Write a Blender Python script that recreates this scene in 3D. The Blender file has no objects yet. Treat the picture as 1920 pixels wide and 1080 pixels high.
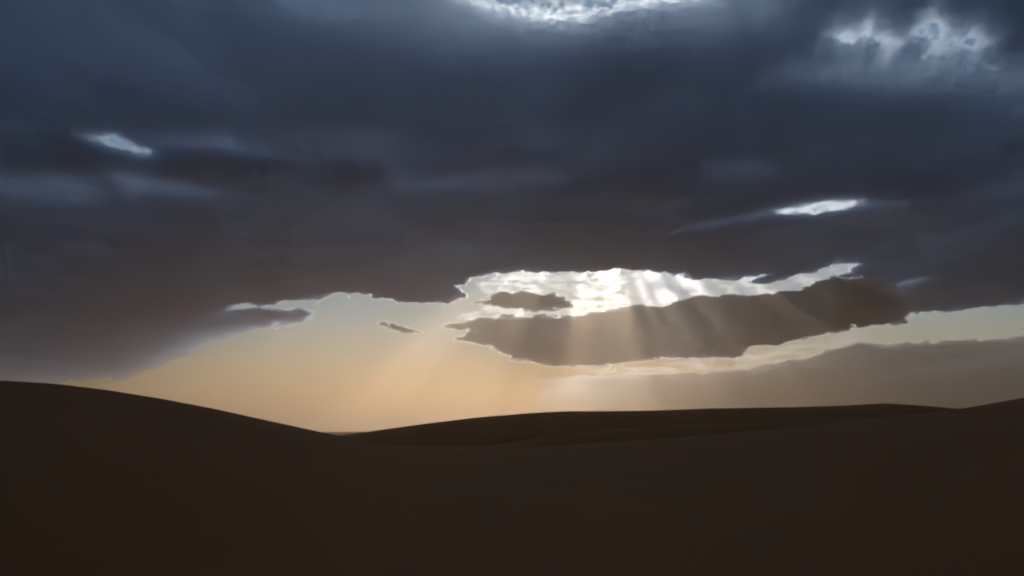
import bpy, math
import numpy as np

# ------------------------------------------------------------------ camera, sky, sun, exposure
scene = bpy.context.scene
R = math.radians
F_PX, W_PX, H_PX = 1663.0, 1920.0, 1080.0          # focal length in pixels of a 1920 wide frame
PITCH = math.atan((812 - 540) / F_PX)              # the true horizon stands at row 812
EYE = 8.0

cam_d = bpy.data.cameras.new("camera")
cam_d.sensor_width = 36.0
cam_d.lens = 36.0 * F_PX / W_PX
cam_d.clip_start, cam_d.clip_end = 0.1, 300000.0
cam = bpy.data.objects.new("camera", cam_d)
scene.collection.objects.link(cam)
cam.location = (0, 0, EYE)
cam.rotation_euler = (R(90) + PITCH, 0, 0)
scene.camera = cam

SUN_EL, SUN_AZ = R(16.8), R(5.6)                   # hidden behind the cloud deck, a little right of centre

world = bpy.data.worlds.new("World")
scene.world = world
world.use_nodes = True
wn, wl = world.node_tree.nodes, world.node_tree.links
sky = wn.new("ShaderNodeTexSky")
sky.sky_type = 'NISHITA'
sky.sun_disc = False
sky.sun_elevation = SUN_EL
sky.sun_rotation = SUN_AZ
sky.altitude = 300
sky.air_density = 1.0
sky.dust_density = 0.25
sky.ozone_density = 1.5
bg = wn["Background"]
bg.inputs["Strength"].default_value = 0.15
geo_w = wn.new("ShaderNodeTexCoord")                        # rosy desert dust in the lowest, thickest air, all round the horizon
sep = wn.new("ShaderNodeSeparateXYZ"); wl.new(geo_w.outputs["Generated"], sep.inputs[0])
ramp_w = wn.new("ShaderNodeValToRGB")
ramp_w.color_ramp.elements[0].position, ramp_w.color_ramp.elements[0].color = 0.0, (1.0, 0.58, 0.34, 1)
ramp_w.color_ramp.elements[1].position, ramp_w.color_ramp.elements[1].color = 0.30, (0.72, 0.92, 1.0, 1)
e = ramp_w.color_ramp.elements.new(0.12); e.color = (1.0, 0.90, 0.82, 1)
wl.new(sep.outputs["Z"], ramp_w.inputs["Fac"])
tint = wn.new("ShaderNodeMix"); tint.data_type = 'RGBA'; tint.blend_type = 'MULTIPLY'
tint.inputs[0].default_value = 1.0
wl.new(sky.outputs["Color"], tint.inputs[6]); wl.new(ramp_w.outputs["Color"], tint.inputs[7])
wl.new(tint.outputs[2], bg.inputs["Color"])

sun_d = bpy.data.lights.new("sun", 'SUN')
sun_d.energy = 2.1
sun_d.angle = R(0.5)
sun_d.color = (1.0, 0.94, 0.86)
sun = bpy.data.objects.new("sun", sun_d)
scene.collection.objects.link(sun)
sun.location = (0, 0, 2000)
sun.rotation_euler = (R(90) - SUN_EL, 0, math.pi - SUN_AZ)

vs = scene.view_settings
vs.view_transform, vs.look, vs.exposure, vs.gamma = 'Standard', 'None', -1.25, 1.0
vs.use_curve_mapping = False
scene.render.engine = 'CYCLES'
scene.cycles.volume_bounces = 9
scene.cycles.max_bounces = 32
scene.cycles.transparent_max_bounces = 64
scene.cycles.use_adaptive_sampling = True
scene.cycles.adaptive_threshold = 0.1
scene.cycles.use_denoising = True
scene.cycles.filter_width = 2.2                    # the soft lens of the photograph

# ------------------------------------------------------------------ helpers
def pix(x, y):
    """photo pixel -> (azimuth, elevation) in degrees"""
    dx, dy = (x - W_PX / 2) / F_PX, (H_PX / 2 - y) / F_PX
    fy = math.cos(PITCH) - dy * math.sin(PITCH)
    fz = math.sin(PITCH) + dy * math.cos(PITCH)
    return math.degrees(math.atan2(dx, fy)), math.degrees(math.atan2(fz, math.hypot(dx, fy)))

def sstep(a, b, x):
    t = np.clip((x - a) / (b - a), 0, 1)
    return t * t * (3 - 2 * t)

_rng = np.random.RandomState(11)
_PERM = np.concatenate([_rng.permutation(512)] * 2)
_ANG = _rng.rand(512) * 2 * np.pi
_GX, _GY = np.cos(_ANG), np.sin(_ANG)

def perlin(x, y):
    xi, yi = np.floor(x).astype(np.int64), np.floor(y).astype(np.int64)
    xf, yf = x - xi, y - yi
    u, v = xf ** 3 * (xf * (xf * 6 - 15) + 10), yf ** 3 * (yf * (yf * 6 - 15) + 10)
    def g(ix, iy, dx, dy):
        h = _PERM[(_PERM[ix & 511] + iy) & 511]
        return _GX[h] * dx + _GY[h] * dy
    a = g(xi, yi, xf, yf); b = g(xi + 1, yi, xf - 1, yf)
    c = g(xi, yi + 1, xf, yf - 1); d = g(xi + 1, yi + 1, xf - 1, yf - 1)
    return (a + u * (b - a) + v * ((c + u * (d - c)) - (a + u * (b - a)))) * 1.5

def fbm(x, y, octaves=5, gain=0.5, seed=0):
    s, amp, tot = 0, 1.0, 0.0
    for o in range(octaves):
        k = 2.03 ** o
        s = s + amp * perlin(x * k + 17.3 * o + 31.7 * seed, y * k - 9.1 * o + 12.9 * seed)
        tot += amp
        amp *= gain
    return s / tot

def poly_sd(pts, ax, ay, ky=1.0):
    """signed distance (degrees, + inside) to a polygon given in photo pixels; ky weighs heights"""
    p = [pix(*q) for q in pts]
    p = np.array(p) * (1, ky)
    y = ay * ky
    d = np.full(ax.shape, 1e9); inside = np.zeros(ax.shape, bool)
    for (x0, y0), (x1, y1) in zip(p, np.roll(p, -1, 0)):
        ex, ey = x1 - x0, y1 - y0
        t = np.clip(((ax - x0) * ex + (y - y0) * ey) / (ex * ex + ey * ey + 1e-12), 0, 1)
        d = np.minimum(d, (ax - x0 - t * ex) ** 2 + (y - y0 - t * ey) ** 2)
        if abs(ey) > 1e-9:
            c = (y0 > y) != (y1 > y)
            inside ^= c & (ax < x0 + (y - y0) * ex / ey)
    d = np.sqrt(d)
    return np.where(inside, d, -d)

def mesh_object(name, verts, faces, mat, smooth=True):
    me = bpy.data.meshes.new(name)
    me.vertices.add(len(verts)); me.vertices.foreach_set("co", np.asarray(verts, np.float32).ravel())
    faces = np.asarray(faces, np.int32)
    n, k = faces.shape
    me.loops.add(n * k); me.loops.foreach_set("vertex_index", faces.ravel())
    me.polygons.add(n); me.polygons.foreach_set("loop_start", np.arange(0, n * k, k, dtype=np.int32))
    me.polygons.foreach_set("use_smooth", np.full(n, smooth))
    me.update(calc_edges=True)
    me.materials.append(mat)
    o = bpy.data.objects.new(name, me)
    scene.collection.objects.link(o)
    return o

def grid_faces(nr, nc):
    i = np.arange(nr - 1)[:, None] * nc + np.arange(nc - 1)[None]
    return np.stack([i, i + 1, i + nc + 1, i + nc], -1).reshape(-1, 4)

def tag(o, kind, label=None, category=None, group=None):
    if kind: o["kind"] = kind
    if label: o["label"] = label
    if category: o["category"] = category
    if group: o["group"] = group
    return o

# ------------------------------------------------------------------ sand
def sand_material(name="sand", dark=(0.66, 0.21, 0.05), light=(0.76, 0.25, 0.065), far=None):
    m = bpy.data.materials.new(name); m.use_nodes = True
    n, l = m.node_tree.nodes, m.node_tree.links
    b = n["Principled BSDF"]
    b.inputs["Roughness"].default_value = 0.75
    b.inputs["Specular IOR Level"].default_value = 0.08
    b.inputs["Specular Tint"].default_value = (1.0, 0.55, 0.28, 1)
    geo = n.new("ShaderNodeNewGeometry")
    big = n.new("ShaderNodeTexNoise"); big.inputs["Scale"].default_value = 0.035; big.inputs["Detail"].default_value = 5
    ramp = n.new("ShaderNodeValToRGB")
    ramp.color_ramp.elements[0].position, ramp.color_ramp.elements[0].color = 0.3, (*dark, 1)
    ramp.color_ramp.elements[1].position, ramp.color_ramp.elements[1].color = 0.72, (*light, 1)
    l.new(geo.outputs["Position"], big.inputs["Vector"]); l.new(big.outputs["Fac"], ramp.inputs["Fac"])
    if far is None:
        l.new(ramp.outputs["Color"], b.inputs["Base Color"])
    else:                                               # far ground made greyer to cool the light it bounces onto the clouds
        ln = n.new("ShaderNodeVectorMath"); ln.operation = 'LENGTH'
        l.new(geo.outputs["Position"], ln.inputs[0])
        mr = n.new("ShaderNodeMapRange"); mr.inputs["From Min"].default_value = 900; mr.inputs["From Max"].default_value = 1800
        l.new(ln.outputs["Value"], mr.inputs["Value"])
        mx = n.new("ShaderNodeMix"); mx.data_type = 'RGBA'; mx.inputs[7].default_value = (*far, 1)
        l.new(mr.outputs["Result"], mx.inputs[0]); l.new(ramp.outputs["Color"], mx.inputs[6]); l.new(mx.outputs[2], b.inputs["Base Color"])
    wav = n.new("ShaderNodeTexWave"); wav.inputs["Scale"].default_value = 1.6; wav.inputs["Distortion"].default_value = 5
    wav.inputs["Detail"].default_value = 3; wav.inputs["Detail Scale"].default_value = 0.6; wav.bands_direction = 'Y'
    l.new(geo.outputs["Position"], wav.inputs["Vector"])
    hum = n.new("ShaderNodeTexNoise"); hum.inputs["Scale"].default_value = 0.6; hum.inputs["Detail"].default_value = 6
    l.new(geo.outputs["Position"], hum.inputs["Vector"])
    bh = n.new("ShaderNodeBump"); bh.inputs["Strength"].default_value = 0.5; bh.inputs["Distance"].default_value = 0.12
    l.new(hum.outputs["Fac"], bh.inputs["Height"])
    bp = n.new("ShaderNodeBump"); bp.inputs["Strength"].default_value = 0.25; bp.inputs["Distance"].default_value = 0.02
    l.new(bh.outputs["Normal"], bp.inputs["Normal"]); l.new(wav.outputs["Fac"], bp.inputs["Height"]); l.new(bp.outputs["Normal"], b.inputs["Normal"])
    return m
SAND = sand_material()
PLAIN = sand_material("grey_far_ground", far=(0.24, 0.185, 0.14))

def dune(name, label, crest, dist, near, far, az0, az1, base, daz=0.12, nr=120, relief=0.3, seed=0):
    """A long dune: its crest stands at the given photo pixels, dist(az) metres out; windward slope from `near` metres, slip face behind down to `far` metres"""
    ca = np.array([pix(*c) for c in crest])
    az = np.arange(az0, az1 + daz, daz)
    el = np.interp(az, ca[:, 0], ca[:, 1])
    k = np.hanning(int(0.7 / daz) * 2 + 1); k /= k.sum()
    pad = len(k) // 2
    el = np.convolve(np.pad(el, pad, mode='edge'), k, 'valid')
    rc = dist(az)
    near = near if near > 0 else rc + near
    t = np.concatenate([np.linspace(0, 1, nr), 1 + np.linspace(0, 1, nr // 2)[1:] ** 1.3])
    T = t[:, None] * np.ones_like(az)[None]
    front = T <= 1
    tf = np.clip(T, 0, 1)
    rr = np.where(front, near + (rc - near)[None] * tf ** 1.7, rc + far * (T - 1))
    rise = (1 - np.cos(np.pi * tf)) / 2 * 0.35 + 0.65 * np.sin(np.pi / 2 * tf ** 1.5)
    back = (1 + np.cos(np.pi * np.clip(T - 1, 0, 1))) / 2
    a = np.radians(az)[None]
    x, y = rr * np.sin(a), rr * np.cos(a)
    rough = relief * fbm(x / 30, y / 30, 4, 0.45, seed) * np.where(front, np.sin(np.pi * tf) ** 0.6, 0.3)
    zc = EYE + rc * np.tan(np.radians(el))
    for _ in range(6):                                  # the brow, seen from the camera, meets the traced skyline
        z = np.where(front, base + (zc[None] - base) * rise, -4.0 + (zc[None] + 4.0) * back) + rough
        brow = ((z - EYE) / rr)[nr * 2 // 3:].max(0)
        zc = zc + (np.tan(np.radians(el)) - brow) * rc
        zc = np.convolve(np.pad(zc, pad, mode='edge'), k, 'valid')
    return tag(mesh_object(name, np.stack([x, y, z], -1).reshape(-1, 3), grid_faces(*x.shape), SAND), "structure", label)

# ------------------------------------------------------------------ ground sheet and dunes
g = np.concatenate([-np.geomspace(90000, 60, 60), np.linspace(-50, 50, 21), np.geomspace(60, 90000, 60)])
gx, gy = np.meshgrid(g, g)
gz = 1.2 * fbm(gx / 90, gy / 90, 3) * np.exp(-(np.hypot(gx, gy) / 1500) ** 2)
ground = tag(mesh_object("ground", np.stack([gx, gy, gz], -1).reshape(-1, 3), grid_faces(*gx.shape), PLAIN), "structure",
             "flat ground reaching to the horizon between the dunes")

dune("dune_near", "broad dark brown foreground dune filling the lower picture, rising left and right",
     [(-700, 740), (-300, 715), (0, 713), (100, 719), (200, 731), (300, 747), (400, 766), (500, 788), (560, 801), (610, 812), (640, 818),
      (700, 831), (780, 841), (862, 846), (960, 841), (1080, 833), (1254, 822), (1400, 809), (1515, 799), (1627, 785), (1730, 774), (1805, 766), (1850, 758),
      (1900, 749), (1920, 745), (2000, 733), (2300, 715), (2700, 720)],
     lambda a: 150 + 55 * np.sin(np.radians(a * 3.1 + 40)), 9.0, 60.0, -62, 62, 4.4, relief=0.25, seed=1)
dune("dune_middle", "low dark dune behind the foreground valley, right of centre",
     [(600, 880), (760, 862), (862, 847), (960, 829), (1040, 814), (1110, 806), (1200, 801), (1320, 794), (1450, 790), (1600, 784), (1750, 785), (1900, 795)],
     lambda a: 330 + 30 * np.sin(np.radians(a * 5)), -34.0, 90.0, -12, 28, -2.0, relief=0.5, seed=2)
dune("dune_far", "long dark dune ridge along the skyline right of the dip",
     [(250, 880), (450, 850), (560, 829), (632, 817), (700, 808), (800, 794), (900, 782), (1000, 774), (1060, 771), (1220, 770), (1320, 766), (1500, 763), (1590, 760), (1660, 756),
      (1740, 761), (1805, 767), (1900, 772), (2100, 790)],
     lambda a: 620 + 60 * np.sin(np.radians(a * 4 + 20)), -52.0, 170.0, -24, 38, -3.0, relief=0.8, seed=3)
dune("dune_distant", "faint distant dune seen through the dip between the dunes",
     [(480, 816), (560, 812), (610, 809), (640, 810), (670, 809), (720, 811), (800, 814)],
     lambda a: 2600 + 0 * a, -300.0, 500.0, -16, -5, -4.0, daz=0.05, relief=1.0, seed=4)

# ------------------------------------------------------------------ clouds
def cloud_material(name, density, color=(0.90, 0.945, 0.995), g=0.86):
    m = bpy.data.materials.new(name); m.use_nodes = True
    n, l = m.node_tree.nodes, m.node_tree.links
    n.remove(n["Principled BSDF"])
    v = n.new("ShaderNodeVolumePrincipled")
    v.inputs["Color"].default_value = (*color, 1)
    v.inputs["Density"].default_value = density
    v.inputs["Anisotropy"].default_value = g
    l.new(v.outputs["Volume"], n["Material Output"].inputs["Volume"])
    return m

CLOUD_H = 600.0
def cloud(name, label, alt, az, el, thick, mat, billow=0.0, seed=0):
    """A closed slab of cloud: thick(az, el, x, y) metres on a fan of sight lines laid on the level alt; where it is 0 there is no cloud"""
    A, E = np.meshgrid(az, el)
    r = alt / np.tan(np.radians(E))
    x, y = r * np.sin(np.radians(A)), r * np.cos(np.radians(A))
    h = np.maximum(thick(A, E, x / CLOUD_H, y / CLOUD_H), 0)
    h[0] = h[-1] = 0
    if abs(az[-1] - az[0]) < 359: h[:, 0] = h[:, -1] = 0
    nv = A.size
    hf = h.ravel()
    bot = np.stack([x, y, EYE + alt - h * 0.45], -1).reshape(-1, 3)
    top = np.stack([x, y, EYE + alt + h * 0.55], -1).reshape(-1, 3)
    f = grid_faces(*A.shape)
    f = f[(hf[f] > 0).any(1)]
    tmap = np.where(hf > 0, np.arange(nv) + nv, np.arange(nv))
    faces = np.concatenate([f, tmap[f][:, ::-1]])
    used = np.unique(faces); remap = np.zeros(2 * nv, np.int64); remap[used] = np.arange(len(used))
    return tag(mesh_object(name, np.concatenate([bot, top])[used], remap[faces], mat), "structure", label)

DEG = 29.0                                            # photo pixels in one degree, about
CLEAR = [(-60, 722), (150, 716), (235, 711), (330, 674), (400, 645), (470, 623), (540, 613), (580, 600), (592, 585), (560, 578), (470, 577), (420, 578), (470, 570), (540, 567), (604, 561), (642, 549), (690, 554), (740, 566), (800, 568), (840, 568), (872, 556), (862, 540), (885, 523), (950, 511), (1060, 511), (1160, 504),
         (1250, 513), (1330, 526), (1400, 521), (1435, 515), (1400, 530), (1450, 530), (1500, 516), (1545, 502), (1580, 494), (1608, 496), (1580, 512), (1545, 540), (1560, 600), (1640, 612),
         (1692, 606), (1704, 593), (1750, 586), (1830, 579), (1920, 569), (2100, 558), (2600, 570), (2600, 900), (-60, 900)]
THIN = [([(-40, 330), (120, 328), (200, 358), (190, 380), (60, 376), (-40, 360)], 1.0, 0.38), ([(225, 322), (330, 338), (420, 364), (250, 370)], 1.0, 0.38),
        ([(285, 262), (420, 256), (530, 296), (400, 282), (310, 278)], 1.0, 0.40), ([(760, 352), (1000, 314), (1060, 336), (900, 356)], 1.3, 0.30),
        ([(420, -300), (520, 20), (780, 70), (1150, 85), (1450, 40), (1560, -300)], 3.2, 0.38), ([(1430, 150), (1600, 100), (1960, 130), (1960, 180), (1700, 172)], 2.2, 0.42),
        ([(1330, 310), (1440, 300), (1450, 325), (1350, 335)], 1.2, 0.25), ([(1180, 380), (1250, 400), (1210, 405)], 0.8, 0.2)]
THICK = [[(280, 300), (400, 284), (520, 300), (510, 335), (400, 340), (300, 325)], [(20, 270), (150, 262), (260, 295), (150, 315), (20, 320)], [(640, 310), (720, 308), (700, 335), (640, 330)]]
TOPGAP = [(840, -200), (850, -10), (900, 8), (950, 24), (1000, 32), (1050, 38), (1100, 32), (1150, 20), (1200, 10), (1260, 6), (1330, -6), (1400, -200)]
BLUE1 = [(1560, 60), (1620, 30), (1690, 55), (1740, 30), (1830, 40), (1860, 75), (1840, 118), (1760, 108), (1690, 95), (1640, 110), (1580, 95)]
STREAK_L = [(165, 256), (215, 252), (250, 265), (295, 285), (285, 296), (235, 284), (190, 270)]
STREAK_R = [(1440, 398), (1500, 388), (1545, 378), (1612, 371), (1605, 384), (1550, 398), (1490, 402)]
STREAK_R2 = [(1280, 430), (1360, 410), (1440, 396), (1560, 376), (1690, 380), (1560, 400), (1440, 404)]
SPOT_R = [(1660, 537), (1690, 527), (1730, 520), (1700, 532)]

GAP = [(896, 532), (950, 507), (1060, 506), (1160, 499), (1330, 520), (1435, 511), (1500, 512), (1580, 489), (1612, 494), (1585, 515), (1545, 545), (1480, 552), (1300, 562), (1230, 580), (1080, 597), (945, 599), (880, 602), (848, 597), (900, 580), (912, 560)]
STREAM = [(1060, 690), (1250, 680), (1400, 662), (1560, 632), (1620, 615), (1640, 640), (1500, 668), (1400, 690), (1200, 705), (1100, 703)]
BEAM_LANES = ([-1.6, -1.1, -0.8, -0.64, -0.60, -0.52, -0.46, -0.22, -0.17, -0.03, 0.0, 0.03, 0.06, 0.23, 0.28, 0.33, 0.36, 0.40, 0.44, 0.47, 0.58, 0.62, 0.70, 0.74, 0.88, 0.93, 1.03, 1.08, 1.13, 1.2, 1.28, 1.40, 1.48, 1.66, 1.72, 1.84, 1.95, 2.2, 2.5],
         [0, 0.6, 0.9, 0.9, 0.3, 0.3, 3.0, 3.0, 0.2, 0.2, 0.9, 0.9, 0.0, 0.0, 3.5, 3.5, 1.2, 1.2, 3.5, 0.2, 0.2, 4, 4, 0.2, 0.2, 4, 4, 0.8, 4, 4, 0.0, 0.0, 4, 4, 0.2, 0.2, 4, 0.5, 0])  # beam directions and the added high cloud's thickness along each
# knots of thicker cloud in the bright gap, the gaps between them let the beams through: (x, y, half width, half height, metres)
KNOTS = [(1231, 537, 24, 22, 12), (1291, 546, 22, 16, 10), (1385, 545, 12, 9, 6)]

def ragged(A, E):
    return fbm(A / 1.3, E / 0.6, 6, 0.58, 1), fbm(A / 0.6, E / 0.32, 6, 0.64, 2)

def deck_thickness(A, E, x, y):
    wob, fine = ragged(A, E)
    roll = fbm(x / 1.6, y / 3.2, 4, 0.5, 3)
    lump = fbm(x / 0.4, y / 0.7, 6, 0.62, 4)
    c = -poly_sd(CLEAR, A, E, 1.6) + 0.6 * wob + 0.4 * fine
    soft = 0.24 + 3.5 * sstep(-7, -13, A) * sstep(8.0, 5.5, E)      # the far left edge frays out
    h = DECK_T * (1 - np.exp(-np.maximum(c, 0) / soft)) * (1 + 0.42 * roll + 0.34 * lump)
    def hole(poly, soft, amt, ky=1.6):
        s = poly_sd(poly, A, E, ky) + soft * (0.7 * wob + 0.6 * fine)
        return 1 - amt * sstep(-soft, soft * 0.6, s)
    h = h * hole(TOPGAP, 1.6, 1) * hole(STREAK_L, 0.9, 0.985) * hole(STREAK_R, 0.8, 0.99)
    h = h * (1 - 0.99 * sstep(-1.7, 1.7, poly_sd(BLUE1, A, E, 1.2) - 0.25 + 3.0 * fbm(A / 1.9, E / 1.3, 7, 0.66, 15)))
    h = h * hole(STREAK_R2, 0.9, 0.5) * hole(SPOT_R, 0.5, 0.9)
    for p, so, am in THIN: h = h * hole(p, so, am)
    for p in THICK: h = h * (2 - hole(p, 1.3, 0.3))
    return np.where(c > 0, np.maximum(h - 0.15, 0), 0)

def veil_thickness(A, E, x, y):
    """thin bright cloud above the deck, seen through its openings"""
    wob, fine = ragged(A, E)
    veil = sstep(-0.25, 0.35, poly_sd(GAP, A, E, 1.6) + 0.35 * wob + 0.3 * fine)
    tex = fbm(A / 1.1, E / 0.34, 7, 0.66, 7)
    vt = 1.2 * np.clip(0.9 + 3.2 * tex, 0.02, 4)
    for kx, ky, rx, ry, t in KNOTS:
        ka, ke = pix(kx, ky)
        q = ((A - ka) / (rx / DEG)) ** 2 + ((E - ke) / (ry / DEG)) ** 2
        vt = vt + t * np.exp(-q * (1 + 0.8 * fine))
    stream = sstep(-0.1, 0.3, poly_sd(STREAM, A, E, 1.6) + 0.3 * wob + 0.2 * fine)
    st = 0.8 * np.clip(0.6 + 2.5 * fbm(A / 1.5, E / 0.35, 6, 0.6, 8), 0, 3)
    tuft = np.clip(0.5 + 3.0 * fbm(A / 0.9, E / 0.6, 6, 0.6, 12), 0, 3)
    h = np.maximum(veil * vt, stream * st)
    for p, t, so in ((TOPGAP, 1.6, 2.0), (BLUE1, 0.12, 1.6), (STREAK_L, 2.2, 0.6), (STREAK_R, 3.0, 0.6)):
        h = np.maximum(h, t * tuft * sstep(-so, so * 0.3, poly_sd(p, A, E, 1.6)))
    return np.maximum(h - 0.02, 0)

def beam_cloud_thickness(A, E, x, y):
    """added high cloud, unseen behind the deck; its openings are laid out to shape the sunbeams"""
    sa, se = math.degrees(SUN_AZ), math.degrees(SUN_EL)
    wob = fbm(A / 1.0, E / 1.5, 5, 0.55, 71)
    lane = np.interp((A - sa) / np.maximum(se - E, 0.6) + 0.05 * wob, BEAM_LANES[0], BEAM_LANES[1])
    edge = sstep(10.6, 11.2, E + 0.4 * wob) * sstep(15.2, 14.4, E + 0.4 * wob)
    return 0.8 * lane * edge * (1 + 0.5 * wob)

AZ_ALL = np.concatenate([np.linspace(-180, -34, 70)[:-1], np.arange(-34, 34, 0.09), np.linspace(34, 180, 70)])
EL_ALL = np.concatenate([np.arange(2.2, 28, 0.085), np.geomspace(28, 89.6, 50)])
DECK_T = 26.5
DECK_MAT = cloud_material("cloud_deck_vapour", 0.18)
cloud("cloud_deck", "vast dark blue grey cloud deck covering the upper sky", CLOUD_H, AZ_ALL, EL_ALL, deck_thickness, DECK_MAT)
cloud("cloud_veil", "thin brilliant white cloud glowing in the gaps of the dark deck", 655.0, np.arange(-30, 34, 0.08), np.arange(3.5, 34, 0.06), veil_thickness,
      cloud_material("cloud_veil_vapour", 0.07, (0.98, 0.98, 1.0), 0.87))

cloud("added_beam_cloud", "added high cloud, unseen behind the deck, shaping the sunbeams", 1500.0, np.arange(-4, 17, 0.05), np.arange(10.2, 15.6, 0.1), beam_cloud_thickness,
      cloud_material("added_beam_cloud_vapour", 0.15))  # unseen cloud added above the deck, streaked to split the sunlight into beams

def bank(poly, peak, soft, rough, seed, ky=1.6, fade=None, swell=None):
    def thick(A, E, x, y):
        wob = fbm(A / 1.4, E / 0.5, 6, 0.58, seed)
        fine = fbm(A / 0.5, E / 0.26, 6, 0.64, seed + 5)
        s = poly_sd(poly, A, E, ky) + rough * (0.8 * wob + 0.5 * fine)
        fd = 1.0 if fade is None else sstep(pix(fade[0], 700)[0], pix(fade[1], 700)[0], A + 1.5 * wob)
        if swell is not None: fd = fd * (1 + swell[2] * sstep(pix(swell[0], 600)[0], pix(swell[1], 600)[0], A))
        return fd * peak * (1 - np.exp(-np.maximum(s, 0) / soft)) ** 0.75 * (1 + 0.4 * fbm(x / 1.5, y / 4, 4, 0.5, seed + 9))
    return thick
BANK_MAT = cloud_material("cloud_bank_vapour", 0.25, (0.95, 0.94, 0.93))
def span(poly, pad=1.0, daz=0.06, dl=0.04):
    p = np.array([pix(*q) for q in poly])
    return np.arange(p[:, 0].min() - pad, p[:, 0].max() + pad, daz), np.arange(max(p[:, 1].min() - pad, 1.1), p[:, 1].max() + pad, dl)

MID = [(818, 612), (862, 605), (892, 598), (945, 592), (1080, 590), (1130, 581), (1200, 571), (1240, 573), (1300, 556), (1430, 550), (1500, 543), (1560, 518), (1640, 520), (1720, 560),
       (1700, 598), (1690, 606), (1605, 611), (1560, 625), (1500, 638), (1405, 656), (1385, 668), (1240, 673), (1180, 681), (1100, 688), (1020, 684), (960, 675), (925, 652), (850, 636), (885, 622)]
cloud("cloud_bank_middle", "grey cloud bank crossed by sunbeams below the bright gap", 552.0, *span(MID), bank(MID, 8.0, 0.25, 0.7, 21, fade=(1740, 1600), swell=(1200, 1560, 1.0)), BANK_MAT)
LOW = [(880, 760), (960, 712), (1150, 700), (1300, 699), (1405, 691), (1500, 670), (1580, 648), (1605, 640), (1640, 645), (1750, 639), (1930, 631), (2200, 620), (2600, 640), (2600, 790), (880, 790)]
cloud("cloud_bank_low", "hazy brown grey cloud bank low above the right horizon", 545.0, *span(LOW), bank(LOW, 7.5, 0.3, 0.6, 47, fade=(980, 1520)), BANK_MAT)
ISLE = [(895, 566), (930, 550), (985, 545), (1040, 550), (1080, 570), (1050, 580), (990, 584), (930, 578)]
cloud("cloud_islet", "small dark cloud inside the bright gap", 575.0, *span(ISLE), bank(ISLE, 9, 0.25, 0.8, 53), BANK_MAT)
WISP = [(708, 606), (740, 604), (770, 614), (795, 626), (760, 625), (730, 616)]
cloud("cloud_wisp", "tiny grey cloud wisp in the clear glow", 560.0, *span(WISP), bank(WISP, 9, 0.25, 0.6, 61), BANK_MAT)

# ------------------------------------------------------------------ haze
hm = bpy.data.materials.new("dusty_air"); hm.use_nodes = True
n, l = hm.node_tree.nodes, hm.node_tree.links
n.remove(n["Principled BSDF"])
v = n.new("ShaderNodeVolumePrincipled")
v.inputs["Color"].default_value = (1.0, 0.78, 0.56, 1)
v.inputs["Density"].default_value = 1.5e-4
v.inputs["Anisotropy"].default_value = 0.84
l.new(v.outputs["Volume"], n["Material Output"].inputs["Volume"])
s, zb, zt = 95000.0, -12.0, 515.0
hv = [(-s, -s, zb), (s, -s, zb), (s, s, zb), (-s, s, zb), (-s, -s, zt), (s, -s, zt), (s, s, zt), (-s, s, zt)]
hf = [(3, 2, 1, 0), (4, 5, 6, 7), (0, 1, 5, 4), (1, 2, 6, 5), (2, 3, 7, 6), (3, 0, 4, 7)]
tag(mesh_object("haze", hv, hf, hm, smooth=False), "stuff", "warm dusty haze in the air over the dunes")
